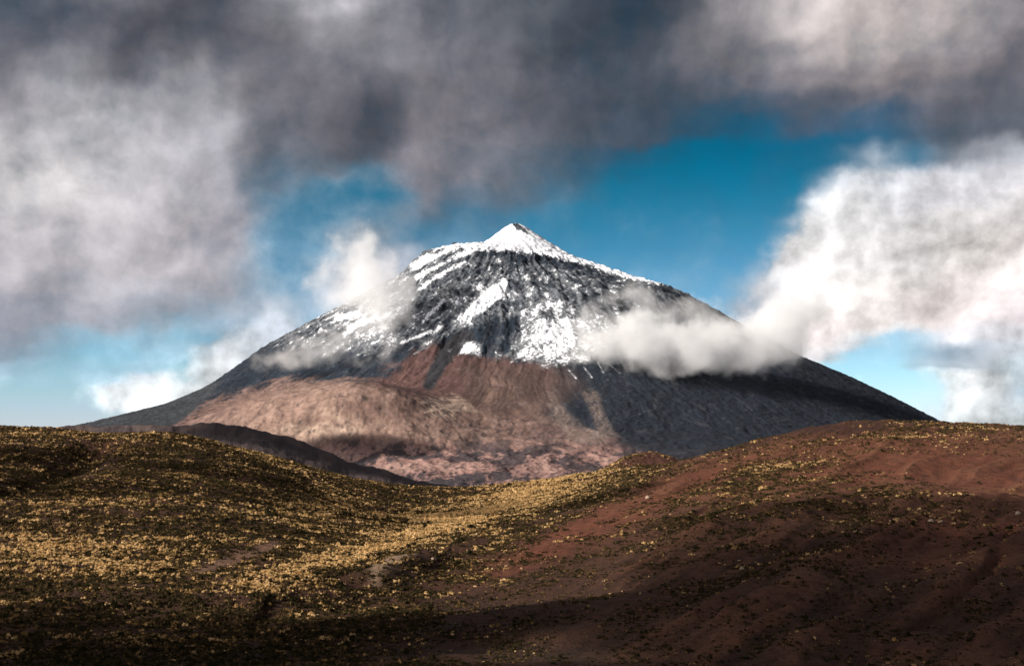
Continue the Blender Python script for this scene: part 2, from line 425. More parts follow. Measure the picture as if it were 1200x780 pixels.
for pts, wd in (([(562, 291), (535, 300), (514, 312), (488, 325)], 3.0), ([(530, 291), (508, 301), (486, 316)], 2.2), ([(545, 307), (520, 319), (490, 339)], 2.2),
                ([(500, 300), (483, 311)], 3.0), ([(455, 368), (430, 376), (408, 384)], 3.0), ([(420, 368), (395, 372)], 3.0), ([(520, 352), (496, 376)], 1.6), ([(505, 388), (470, 402)], 1.6)):
    s_f = s_f + 0.95 * np.exp(-(segd(u + 1.5 * w3, v + 1.5 * w3, pts) / wd)**2)
s_f = s_f - 0.30 * ell(u, v, 515, 318, 50, 26, -30)
s_f = s_f + 1.1 * polymask(u, v, [(548, 400), (566, 402), (560, 417), (534, 417)], 4) + 0.7 * np.exp(-(segd(u, v, [(500, 405), (488, 415)]) / 5)**2)
s_f = s_f - 0.16 * polymask(u, v, [(560, 296), (640, 302), (700, 318), (720, 345), (690, 372), (650, 375), (640, 330), (590, 326), (540, 345)], 10)
s_f = s_f - 0.5 * polymask(u, v, [(515, 400), (580, 372), (605, 380), (595, 412), (570, 412), (545, 400), (520, 412)], 6)
piton = (1 - sstep(0, 5, v - np.interp(u, [540, 560, 600, 640, 680, 720, 760, 800, 830], [288, 290, 291, 296, 305, 318, 328, 333, 340]) - 3 * w2 - 2 * w3))
under = np.clip((v - np.interp(u, [555, 600, 640, 680, 720], [290, 292, 297, 306, 320])) / 5, 0, 1) * np.clip((np.interp(u, [555, 600, 640, 680, 720], [304, 308, 314, 322, 336]) - v) / 8, 0, 1) * sstep(548, 572, u) * (1 - sstep(700, 740, u))
s_f = s_f + 1.4 * piton - 0.35 * under
s_f = s_f - 1.7 * polymask(u + w3, v + w3, [(599, 262), (606, 260), (623, 275), (617, 275), (610, 270), (605, 272), (603, 266)], 1.4)  # crater shadow painted in: bare dark rock colour instead of snow
s_f = s_f - 2.5 * sstep(0, 30, v - line - 12 * np.maximum(0, st))
streaks = sum(np.exp(-(segd(u, v, p) / 1.1)**2) for p in ([(684, 430), (694, 442)], [(700, 424), (707, 436)], [(666, 433), (675, 443)], [(715, 428), (727, 437)]))
s_f = np.maximum(s_f, np.minimum(streaks, 1) * 0.75 - 0.85)
s_f = np.where((v < 500) & (FY < 9700), s_f, -3.0)
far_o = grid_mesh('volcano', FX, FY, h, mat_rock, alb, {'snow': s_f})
far_o['kind'] = 'structure'

print('far', time.time() - T1)
# wide ground sheet to the horizon
gm, t = newmat('plain_ground')
bs = t.n('ShaderNodeBsdfPrincipled'); geo = t.n('ShaderNodeNewGeometry').outputs['Position']
t.put(bs.inputs['Base Color'], t.mixc(t.noise(geo, 0.003, 8, 0.6), (0.05, 0.04, 0.035, 1), (0.14, 0.09, 0.07, 1))); bs.inputs['Roughness'].default_value = 0.95
t.put(t.n('ShaderNodeOutputMaterial').inputs[0], bs.outputs[0])
q = np.linspace(-60000, 60000, 33); QX, QY = np.meshgrid(q, q)
tag(grid_mesh('ground', QX, QY, QX * 0 - 205, gm), kind='structure')

# ------------------------------------------------------------------ shrubs
def shrub_mesh(name, mat, seed, nd_, nb, spread):
    """nd_ cushions of unequal size grown together, each a woody dome set with leafy twigs"""
    rg_ = random.Random(seed); vs, fs = [], []
    for q in range(nd_):
        big = rg_.uniform(0.55, 1.0) if q else 1.0
        a_ = rg_.random() * 6.283; d0 = spread * rg_.random()**0.6 if q else 0.0
        ox, oy = d0 * math.cos(a_), d0 * math.sin(a_)
        hh = big * rg_.uniform(0.42, 0.8); sq_ = rg_.uniform(0.8, 1.3)
        rings, segs = 3, 7; idx = []
        for i in range(rings + 1):
            th = math.pi / 2 * i / rings; row = []
            for j in range(segs):
                ph = 2 * math.pi * (j + 0.5 * (i % 2)) / segs
                k = 0.36 * big * (0.75 + 0.5 * rg_.random())
                row.append(len(vs)); vs.append((ox + k * sq_ * math.cos(th) * math.cos(ph), oy + k / sq_ * math.cos(th) * math.sin(ph), -0.08 + hh * 0.8 * math.sin(th) * (0.8 + 0.35 * rg_.random())))
            idx.append(row)
        for i in range(rings):
            for j in range(segs):
                fs.append((idx[i][j], idx[i][(j + 1) % segs], idx[i + 1][(j + 1) % segs], idx[i + 1][j]))
        for b in range(int(nb * big)):
            th = math.asin(rg_.random()**0.7 * 0.98); ph = rg_.random() * 2 * math.pi
            d = (math.cos(th) * math.cos(ph) * sq_, math.cos(th) * math.sin(ph) / sq_, math.sin(th))
            k0 = 0.26 * big; k1 = big * (0.40 + 0.22 * rg_.random()**2)
            c = (ox + d[0] * k0, oy + d[1] * k0, d[2] * hh * 0.6)
            tip = (ox + d[0] * k1 + rg_.uniform(-.06, .06), oy + d[1] * k1 + rg_.uniform(-.06, .06), d[2] * hh * (0.9 + 0.4 * rg_.random()) + 0.04)
            ax = rg_.random() * math.pi; wd = (0.045 + 0.06 * rg_.random()) * big
            sx, sy, sz = math.cos(ax) * wd, math.sin(ax) * wd, rg_.uniform(-.7, .7) * wd
            m_ = tuple((c[i] + 2 * tip[i]) / 3 for i in range(3))
            i0 = len(vs)
            vs += [c, (m_[0] + sx, m_[1] + sy, m_[2] + sz), tip, (m_[0] - sx, m_[1] - sy, m_[2] - sz)]
            fs.append((i0, i0 + 1, i0 + 2, i0 + 3))
    me = bpy.data.meshes.new(name); me.from_pydata(vs, [], fs); me.update()
    me.materials.append(mat)
    return me
mat_sh, t = newmat('shrub_foliage')
tint = t.n('ShaderNodeAttribute', attribute_type='INSTANCER', attribute_name='tint').outputs['Fac']
cr_ = t.n('ShaderNodeValToRGB'); e = cr_.color_ramp.elements
e[0].position = 0.0; e[0].color = (0.030, 0.028, 0.013, 1)
e[1].position = 1.0; e[1].color = (0.90, 0.64, 0.33, 1)
for p_, c_ in ((0.3, (0.070, 0.050, 0.025, 1)), (0.5, (0.17, 0.108, 0.050, 1)), (0.75, (0.55, 0.345, 0.135, 1))):
    k_ = e.new(p_); k_.color = c_
geo = t.n('ShaderNodeNewGeometry')
tone = t.noise(geo.outputs['Position'], 0.75, 1, 0.5)
t.put(cr_.inputs[0], t.m('ADD', tint, t.ramp(tone, 0.3, 0.7, -0.24, 0.24, False), clamp=True))
nz = t.noise(geo.outputs['Position'], 5.0, 3, 0.7)
colr = t.v('SCALE', cr_.outputs[0], c=t.ramp(nz, 0.35, 0.65, 0.45, 1.35))
d_ = t.n('ShaderNodeBsdfDiffuse'); t.put(d_.inputs[0], colr)
tr = t.n('ShaderNodeBsdfTranslucent'); t.put(tr.inputs[0], colr)
mx = t.n('ShaderNodeMixShader'); mx.inputs[0].default_value = 0.3
t.put(mx.inputs[1], d_.outputs[0]); t.put(mx.inputs[2], tr.outputs[0])
t.put(t.n('ShaderNodeOutputMaterial').inputs[0], mx.outputs[0])
variants = [shrub_mesh('shrub', mat_sh, s, 1 + s % 2, 80, 0.5) for s in range(4)]
clumps = [shrub_mesh('shrub_clump', mat_sh, 40 + s, 3 + s % 5, 34, 1.15) for s in range(8)]

# where they grow
NP = 1150000
yy = np.sqrt(rng.random(NP) * (1060**2 - 255**2) + 255**2)
ss = rng.uniform(-0.50, 0.50, NP)
xx = ss * yy
iu = np.interp(ss * F + 600, us, np.arange(len(us))); iy = np.interp(yy, Yr, np.arange(len(Yr)))
def samp(A):
    i0 = np.clip(iy.astype(int), 0, A.shape[0] - 2); j0 = np.clip(iu.astype(int), 0, A.shape[1] - 2)
    fy = iy - i0; fx = iu - j0
    return (A[i0, j0] * (1 - fy) * (1 - fx) + A[i0 + 1, j0] * fy * (1 - fx) + A[i0, j0 + 1] * (1 - fy) * fx + A[i0 + 1, j0 + 1] * fy * fx)
zz = samp(GZ); su = ss * F + 600; sv = samp(GV0)
lefty = 1 - sstep(560, 760, su + (sv - 600) * 1.2)
cl = fbm(xx / 14, yy / 14, 4, 61); cl2 = fbm(xx / 40, yy / 26, 3, 62)
den = 0.58 * lefty + 0.03
den += 0.40 * (ell(su, sv, 700, 560, 110, 18, -20) + ell(su, sv, 930, 540, 140, 26, -12) + ell(su, sv, 1000, 595, 150, 24, 4)
               + 0.6 * ell(su, sv, 800, 610, 130, 24, -14) + ell(su, sv, 1120, 508, 90, 10) + ell(su, sv, 450, 640, 150, 40, -18))
_al = xx * 0.5 + yy * 0.866; _pe = xx * 0.866 - yy * 0.5; _pe = _pe + 8 * pn(_al / 70, _pe / 60, 5)
den += (1 - lefty) * 0.13 * ell(su, sv, 900, 590, 260, 40, -8)
hollow = 1 - sstep(-0.1, 0.5, ridged(_pe / 26, _al / 190, 3, 6))
den += (1 - lefty) * sstep(625, 690, sv) * (0.10 + 0.34 * hollow)
den += 0.25 * ell(su, sv, 780, 690, 110, 36, -20) + 0.22 * ell(su, sv, 960, 660, 120, 26, -10) + 0.10 * sstep(690, 740, sv)
den += 0.5 * ell(su, sv, 470, 640, 190, 20, -19) + 0.25 * ell(su, sv, 90, 652, 190, 30)
den = den * np.clip(0.85 + 1.6 * cl + 0.6 * cl2, 0.03 + 0.45 * lefty, 2.6)
bare = np.clip(1.2 * ell(su, sv, 1080, 545, 130, 17, 6) + ell(su, sv, 1180, 560, 90, 30) + ell(su, sv, 790, 572, 100, 7, -24)
               + ell(su, sv, 680, 618, 110, 8, -22) + 1.3 * np.exp(-(segd(su, sv, [(232, 672), (262, 660), (290, 652), (320, 643)]) / 8)**2)
               + np.exp(-(segd(su, sv, [(440, 690), (460, 676), (500, 666), (570, 640)]) / 6)**2) + .5 * ell(su, sv, 580, 700, 70, 18, -25) + ell(su, sv, 105, 548, 35, 8, -15)
               + ell(su, sv, 1090, 640, 60, 22) + ell(su, sv, 764, 538, 60, 9) + ell(su, sv, 950, 503, 130, 6, -1) + np.exp(-(segd(su, sv, [(690, 728), (730, 700), (790, 668)]) / 9)**2), 0, 1)
den = den * (1 - 0.93 * bare)
keep = rng.random(NP) < den
xx, yy, zz, su, sv, cl, cl2, iu, iy, lefty = [a[keep] for a in (xx, yy, zz, su, sv, cl, cl2, iu, iy, lefty)]
N = len(xx)
size = (1 - 0.25 * (1 - lefty) * sstep(630, 690, sv)) * (0.34 + 0.92 * rng.random(N)**2.6 + 1.1 * (rng.random(N) < 0.012)) * (0.78 + 0.22 * lefty)
gold = 0.09 + 0.55 * fbm(xx / 40, yy / 15, 4, 63) + 0.40 * fbm(xx / 9, yy / 6, 3, 64) \
       + 0.55 * ell(su, sv, 90, 652, 170, 26, 3) + 0.25 * ell(su, sv, 20, 625, 90, 14) + 0.85 * ell(su, sv, 470, 637, 190, 19, -19) + 0.25 * ell(su, sv, 330, 690, 90, 14, -8) \
       + 0.55 * ell(su, sv, 640, 568, 110, 15, -17) + 0.40 * ell(su, sv, 60, 511, 110, 7) + 0.30 * ell(su, sv, 340, 548, 120, 12, 28) \
       + 0.30 * ell(su, sv, 420, 605, 150, 13, 2) + 0.25 * ell(su, sv, 140, 590, 120, 12) + 0.35 * ell(su, sv, 1120, 510, 100, 8) + 0.20 * ell(su, sv, 930, 540, 150, 22, -12) \
       + 0.22 * ell(su, sv, 1040, 596, 120, 18, 3) + 0.18 * ell(su, sv, 170, 745, 150, 14) - 0.12 * sstep(690, 730, sv) - 0.13 * (1 - lefty)  # dry gold at random, raised where sunlit bands are painted into the shrubs
isg = rng.random(N) < gold
tn = np.where(isg, 0.52 + 0.48 * rng.random(N)**np.where(gold > 0.45, 0.6, 1.4), 0.46 * rng.random(N))
yaw = rng.random(N) * 6.283; var = rng.integers(0, 8, N)
zz = zz - 0.03
# the 300 that show largest get an object each
vis = (su > 4) & (su < 1196) & (sv < 779) & (sv > 560)
order = np.argsort(-(size / yy) * vis)[:300]
single = np.zeros(N, bool); single[order] = True
words = ('straw-gold', 'olive-dark')
for i in order:
    o = bpy.data.objects.new('shrub', variants[var[i] % 4]); C.objects.link(o)
    o.location = (float(xx[i]), float(yy[i]), float(zz[i])); o.rotation_euler = (0, 0, float(yaw[i])); o.scale = (float(size[i]),) * 3
    o['tint'] = float(tn[i])
    third = 'left' if su[i] < 400 else ('middle' if su[i] < 800 else 'right')
    kd = 'dry straw coloured' if tn[i] > 0.5 else 'dark olive'
    tag(o, f'{kd} low shrub in the shade at the very bottom of the {third} slope', 'shrub', f'{kd} shrubs along the bottom of the {third} slope')
rest = ~single
me = bpy.data.meshes.new('shrubland')
me.vertices.add(int(rest.sum())); me.vertices.foreach_set('co', np.stack([xx, yy, zz], -1)[rest].astype(np.float32).ravel())
for k_, a_ in (('size', size), ('yaw', yaw), ('tint', tn)):
    at = me.attributes.new(k_, 'FLOAT', 'POINT'); at.data.foreach_set('value', a_[rest].astype(np.float32))
at = me.attributes.new('pick', 'INT', 'POINT'); at.data.foreach_set('value', var[rest].astype(np.int32))
me.update()
land = bpy.data.objects.new('shrubland', me); C.objects.link(land)
tag(land, 'thousands of dry golden and dark low shrubs scattered over the near hills', 'shrubs', kind='stuff')
src = bpy.data.collections.new('shrub_sources')
for i, vm in enumerate(clumps):
    so = bpy.data.objects.new('shrub_source_%d' % i, vm); src.objects.link(so)
ng = bpy.data.node_groups.new('scatter', 'GeometryNodeTree')
ng.interface.new_socket('Geometry', in_out='INPUT', socket_type='NodeSocketGeometry')
ng.interface.new_socket('Geometry', in_out='OUTPUT', socket_type='NodeSocketGeometry')
gi = ng.nodes.new('NodeGroupInput'); go = ng.nodes.new('NodeGroupOutput')
ci = ng.nodes.new('GeometryNodeCollectionInfo'); ci.inputs[0].default_value = src; ci.inputs[1].default_value = True; ci.inputs[2].default_value = True
ip = ng.nodes.new('GeometryNodeInstanceOnPoints')
def na(name, typ):
    nd = ng.nodes.new('GeometryNodeInputNamedAttribute'); nd.data_type = typ; nd.inputs[0].default_value = name
    return nd.outputs[0]
cx = ng.nodes.new('ShaderNodeCombineXYZ'); L = ng.links.new
L(na('yaw', 'FLOAT'), cx.inputs[2])
L(gi.outputs[0], ip.inputs['Points']); L(ci.outputs[0], ip.inputs['Instance']); ip.inputs['Pick Instance'].default_value = True
L(na('pick', 'INT'), ip.inputs['Instance Index']); L(cx.outputs[0], ip.inputs['Rotation']); L(na('size', 'FLOAT'), ip.inputs['Scale'])
L(ip.outputs[0], go.inputs[0])
md = land.modifiers.new('scatter', 'NODES'); md.node_group = ng
print('shrubs', N)

print('shrubs', time.time() - T1)
# ------------------------------------------------------------------ loose rocks, and the hut on the volcano's shoulder
def rock_mesh(seed):
    import bmesh
    rg_ = random.Random(seed); bm = bmesh.new()
    bmesh.ops.create_icosphere(bm, subdivisions=3, radius=1.0)
    pl = [(Vector((rg_.gauss(0, 1), rg_.gauss(0, 1), rg_.gauss(0, 1))).normalized(), rg_.uniform(0.55, 0.85)) for _ in range(9)]
    for v_ in bm.verts:
        for n_, k_ in pl:
            dd = v_.co.dot(n_)
            if dd > k_: v_.co -= n_ * (dd - k_)
        v_.co *= 1 + rg_.uniform(-.03, .03)
        v_.co.z *= 0.72
    me = bpy.data.meshes.new('boulder'); bm.to_mesh(me); bm.free(); return me
mat_bl, t = newmat('pale_rock')
geo = t.n('ShaderNodeNewGeometry').outputs['Position']
bs = t.n('ShaderNodeBsdfPrincipled'); bs.inputs['Roughness'].default_value = 0.95
t.put(bs.inputs['Base Color'], t.mixc(t.noise(geo, 2.5, 5, 0.65), (0.14, 0.09, 0.065, 1), (0.40, 0.30, 0.22, 1)))
t.put(t.n('ShaderNodeOutputMaterial').inputs[0], bs.outputs[0])
for k, (px, py, sz, lab) in enumerate([(759, 589, 1.5, 'pale boulder alone on the red strip in the middle of the slope'),
        (869, 664, 1.1, 'pale boulder at the upper end of the shaded diagonal gully'),
        (1091, 618, 1.3, 'pale boulder below the shrub band, the left one of a close pair'),
        (1103, 617, 1.0, 'pale boulder below the shrub band, the right one of a close pair'),
        (1193, 602, 1.5, 'pale boulder at the right edge beside the head of the gully'),
        (508, 668, 1.3, 'pale boulder on the lit lip of the bare bank in the dip')]):
    bx_, by_ = pix_to_xy(px, py); ru = np.interp(px, us, np.arange(len(us))); rv = np.interp(by_, Yr, np.arange(len(Yr)))
    me = rock_mesh(100 + k); me.materials.append(mat_bl)
    o = bpy.data.objects.new('boulder', me); C.objects.link(o)
    o.location = (bx_, by_, float(GZ[int(round(rv)), int(round(ru))]) + 0.25 * sz); sz *= 0.8; o.scale = (sz, sz * .9, sz); o.rotation_euler = (0, 0, k * 1.3)
    tag(o, lab, 'boulder')
bx_, by_ = pix_to_xy(1183, 618); ru = np.interp(1183, us, np.arange(len(us))); rv = np.interp(by_, Yr, np.arange(len(Yr)))
o = bpy.data.objects.new('bush', shrub_mesh('bush', mat_sh, 77, 5, 110, 0.6)); C.objects.link(o)
o.location = (bx_, by_, float(GZ[int(round(rv)), int(round(ru))])); o.scale = (1.9, 1.9, 2.1); o['tint'] = 0.08
tag(o, 'big dark round bush at the head of the gully on the right slope', 'bush')
# mountain hut: walls, flat roof and a mast
def box(x0, x1, y0, y1, z0, z1):
    vs = [(x, y, z) for z in (z0, z1) for y in (y0, y1) for x in (x0, x1)]
    return vs, [(0, 2, 3, 1), (4, 5, 7, 6), (0, 1, 5, 4), (1, 3, 7, 5), (3, 2, 6, 7), (2, 0, 4, 6)]
def boxes(name, bl, mat, parent):
    vs, fs = [], []
    for b_ in bl:
        v_, f_ = box(*b_); fs += [tuple(i + len(vs) for i in q_) for q_ in f_]; vs += v_
    me = bpy.data.meshes.new(name); me.from_pydata(vs, [], fs); me.materials.append(mat)
    o = bpy.data.objects.new(name, me); C.objects.link(o); o.parent = parent; return o
mat_hut, t = newmat('dark_stone_wall')
bs = t.n('ShaderNodeBsdfPrincipled'); bs.inputs['Roughness'].default_value = 0.9
t.put(bs.inputs['Base Color'], t.mixc(t.noise(t.n('ShaderNodeNewGeometry').outputs['Position'], 0.4, 4), (0.02, 0.022, 0.026, 1), (0.06, 0.06, 0.065, 1)))
t.put(t.n('ShaderNodeOutputMaterial').inputs[0], bs.outputs[0])
ju = int(np.argmin(np.abs(uf - 533))); ji = int(np.argmin(FV[:, ju]))
hut = bpy.data.objects.new('mountain_hut', None); C.objects.link(hut); hut.location = (float(FX[ji, ju]), float(FY[ji, ju]) - 4, float(h[ji, ju]) - 3)
tag(hut, 'tiny dark flat roofed building on the skyline of the snowy left shoulder', 'building')
boxes('wall', [(-16, 12, -7, 7, 0, 10)], mat_hut, hut); boxes('roof', [(-17, 13, -8, 8, 10.02, 11)], mat_hut, hut)
boxes('annex', [(12.02, 22, -6, 6, 0, 7)], mat_hut, hut)

# ------------------------------------------------------------------ light
EXPO = 0.72
SUN_EL, SUN_AZ = 23.0, -117.0            # azimuth from +Y towards +X: left and a little behind the camera
ld = np.array([math.sin(R(SUN_AZ)) * math.cos(R(SUN_EL)), math.cos(R(SUN_AZ)) * math.cos(R(SUN_EL)), math.sin(R(SUN_EL))])
sl = bpy.data.lights.new('sun', 'SUN'); sl.energy = 5.0; sl.angle = R(0.53); sl.color = (1.0, 0.93, 0.84)
so = bpy.data.objects.new('sun', sl); C.objects.link(so)
so.rotation_euler = Vector(ld).to_track_quat('Z', 'Y').to_euler()

# ------------------------------------------------------------------ clouds in front of the mountain, and unseen ones added to shade the land
def cloud_object(name, lumps, dens, nscale, erode, step=0.2, soft=0.6, voxel=40.0, aniso=0.0, flat=False):
    """lumps: (centre xyz, radii xyz, weight). One closed hull round all of them; inside, the air thickens towards each lump's middle, torn by noise"""
    import bmesh
    bm = bmesh.new()
    for (c, rr_, w_) in lumps:
        res = bmesh.ops.create_icosphere(bm, subdivisions=2, radius=1.0)
        for v_ in res['verts']: v_.co = Vector((c[0] + v_.co.x * rr_[0] * 1.02, c[1] + v_.co.y * rr_[1] * 1.02, c[2] + v_.co.z * rr_[2] * 1.02))
    me_ = bpy.data.meshes.new(name); bm.to_mesh(me_); bm.free()
    o = bpy.data.objects.new(name, me_); C.objects.link(o)
    rm = o.modifiers.new('one_hull', 'REMESH'); rm.mode = 'VOXEL'; rm.voxel_size = voxel
    m, t = newmat(name + '_vapour')
    vo = t.n('ShaderNodeVolumePrincipled'); vo.inputs['Color'].default_value = (0.995, 0.995, 1.0, 1); vo.inputs['Anisotropy'].default_value = aniso
    if flat:
        vo.inputs['Density'].default_value = dens
    else:
        pos = t.n('ShaderNodeNewGeometry').outputs['Position']
        wpz = t.v('ADD', pos, t.v('SCALE', t.v('SUBTRACT', t.noise(pos, nscale * 0.7, 3, color=True), (0.5, 0.5, 0.5)), c=1.7 / nscale))
        acc = None
        for (c, rr_, w_) in lumps:
            q_ = t.v('MULTIPLY', t.v('SUBTRACT', wpz, tuple(c)), tuple(1.0 / k_ for k_ in rr_))
            f_ = t.m('MULTIPLY', t.m('SUBTRACT', 1.0, t.v('LENGTH', q_), clamp=True), w_)
            acc = f_ if acc is None else t.m('MAXIMUM', acc, f_) if False else t.m('ADD', acc, f_)
        nz_ = t.noise(pos, nscale, 6, 0.64)
        e_ = t.m('SUBTRACT', acc, t.m('MULTIPLY', t.ramp(nz_, 0.34, 0.64, 1.0, 0.0, False), erode))
        t.put(vo.inputs['Density'], t.m('MULTIPLY', t.ramp(e_, 0.0, soft), dens))
        m.cycles.volume_step_rate = step
    t.put(t.n('ShaderNodeOutputMaterial').inputs['Volume'], vo.outputs[0])
    if flat: m.cycles.homogeneous_volume = True
    me_.materials.append(m)
    return o
def lump(px, py, rpx, rpy, Y, depth, w=1.0):
    return (sxyz(px, py, Y), (rpx / F * Y, depth, rpy / F * Y), w)
bank = [lump(688, 400, 52, 40, 6900, 300, .9), lump(735, 394, 76, 54, 6900, 380, 1.2), lump(790, 402, 82, 52, 6950, 380, 1.2), lump(842, 404, 76, 50, 7000, 380, 1.1),
        lump(890, 396, 74, 54, 7100, 380, 1.1), lump(930, 378, 64, 58, 7150, 360, 1.0), lump(950, 346, 56, 46, 7200, 340, .8), lump(910, 418, 58, 24, 7000, 260, .8), lump(815, 428, 60, 20, 6900, 260, .8)]
o = cloud_object('cloud', bank, 0.0085, 1 / 130., 0.95, soft=0.9, step=0.2)
tag(o, 'bright white cloud bank lying across the right shoulder of the volcano', 'cloud')
veil = [lump(735, 350, 50, 34, 7500, 200), lump(790, 360, 60, 30, 7500, 200), lump(690, 365, 36, 26, 7300, 180, .8), lump(840, 372, 44, 22, 7500, 200, .8)]
o = cloud_object('cloud', veil, 0.0055, 1 / 130., 0.75, soft=0.8, step=0.25)
tag(o, 'thin grey veil of cloud above the bright bank on the right skyline', 'cloud')
plume = [lump(440, 322, 56, 52, 7600, 260, 1.1), lump(428, 278, 40, 34, 7600, 220, .9), lump(458, 346, 58, 46, 7500, 260, 1.15), lump(408, 346, 52, 40, 7500, 240, 1.05), lump(436, 378, 76, 40, 7300, 240, .9), lump(395, 300, 46, 40, 7600, 220, .8), lump(372, 330, 46, 36, 7500, 220, .7)]
o = cloud_object('cloud', plume, 0.0070, 1 / 150., 0.85, soft=0.9, step=0.2)
tag(o, 'soft grey cloud rising over the left skyline of the volcano beside the snowy shoulder', 'cloud')
wisp = [lump(355, 408, 66, 30, 7300, 220), lump(320, 425, 56, 22, 7200, 200, .8), lump(405, 405, 56, 30, 7200, 220, .9), lump(450, 410, 50, 26, 7000, 200, .7)]
o = cloud_object('cloud', wisp, 0.0060, 1 / 120., 0.75, soft=0.8, step=0.25)
tag(o, 'wispy torn cloud hugging the dark left slope of the volcano', 'cloud')
# unseen clouds added left of and above the view, shaped to darken the bottom of the hills and parts of the plain
sh = -ld / ld[2]
def over(x, y, z, H): return (x - sh[0] * H, y - sh[1] * H, z + H)
low = []
rr_ = random.Random(5)
for x in range(-230, 260, 34):
    for y in (250, 300, 345):
        yl = y + (18 if x > 40 else -8) + rr_.uniform(-20, 20)
        low.append((over(x + rr_.uniform(-12, 12), yl, -40, 300), (36 + rr_.uniform(-14, 16), 28 + rr_.uniform(-10, 12), 15 + rr_.uniform(-6, 7)), 1))
for x in range(60, 300, 36):
    low.append((over(x, 405 + rr_.uniform(-12, 12), -34, 300), (36, 26 + rr_.uniform(-6, 8), 9 + rr_.uniform(-3, 3)), 1))
thin = []
for x, y in ((-310, 590), (-250, 640), (-190, 600), (-150, 690), (-110, 620), (-280, 720), (-60, 700), (-210, 730), (20, 600)):
    thin.append((over(x + rr_.uniform(-14, 14), y + rr_.uniform(-14, 14), -12, 300), (44 + rr_.uniform(-8, 8), 34 + rr_.uniform(-8, 8), 15), 1))
for y, n_ in ((425, 8), (475, 7)):
    for k in range(n_):
        thin.append((over(60 + k * 40 + (y - 420) * .5 + rr_.uniform(-12, 12), y + rr_.uniform(-12, 12), -24, 300), (34, 30, 17), 1))
o = cloud_object('low_shade_clouds', low, 0.045, 0, 0, voxel=5.0, flat=True); o['kind'] = 'stuff'
o = cloud_object('thin_shade_clouds', thin, 0.019, 0, 0, voxel=5.0, flat=True); o['kind'] = 'stuff'
high = []
for x, y, z, H, rx, ry, rz in ((-560, 5750, 10, 1500, 300, 170, 60), (-760, 5600, 0, 1500, 240, 150, 50), (-560, 3900, 0, 800, 260, 200, 50), (-250, 3950, -60, 800, 220, 160, 50),
                               (150, 4450, -130, 900, 420, 150, 50), (-350, 4500, -130, 900, 420, 150, 50)):
    high.append((over(x, y, z, H), (rx, ry, rz), 1))
o = cloud_object('high_shade_clouds', high, 0.010, 0, 0, voxel=40.0, flat=True); o['kind'] = 'stuff'

# ------------------------------------------------------------------ sky
import time; T0 = time.time()
W = bpy.data.worlds.new('World'); W.use_nodes = True
t = NT(W.node_tree)
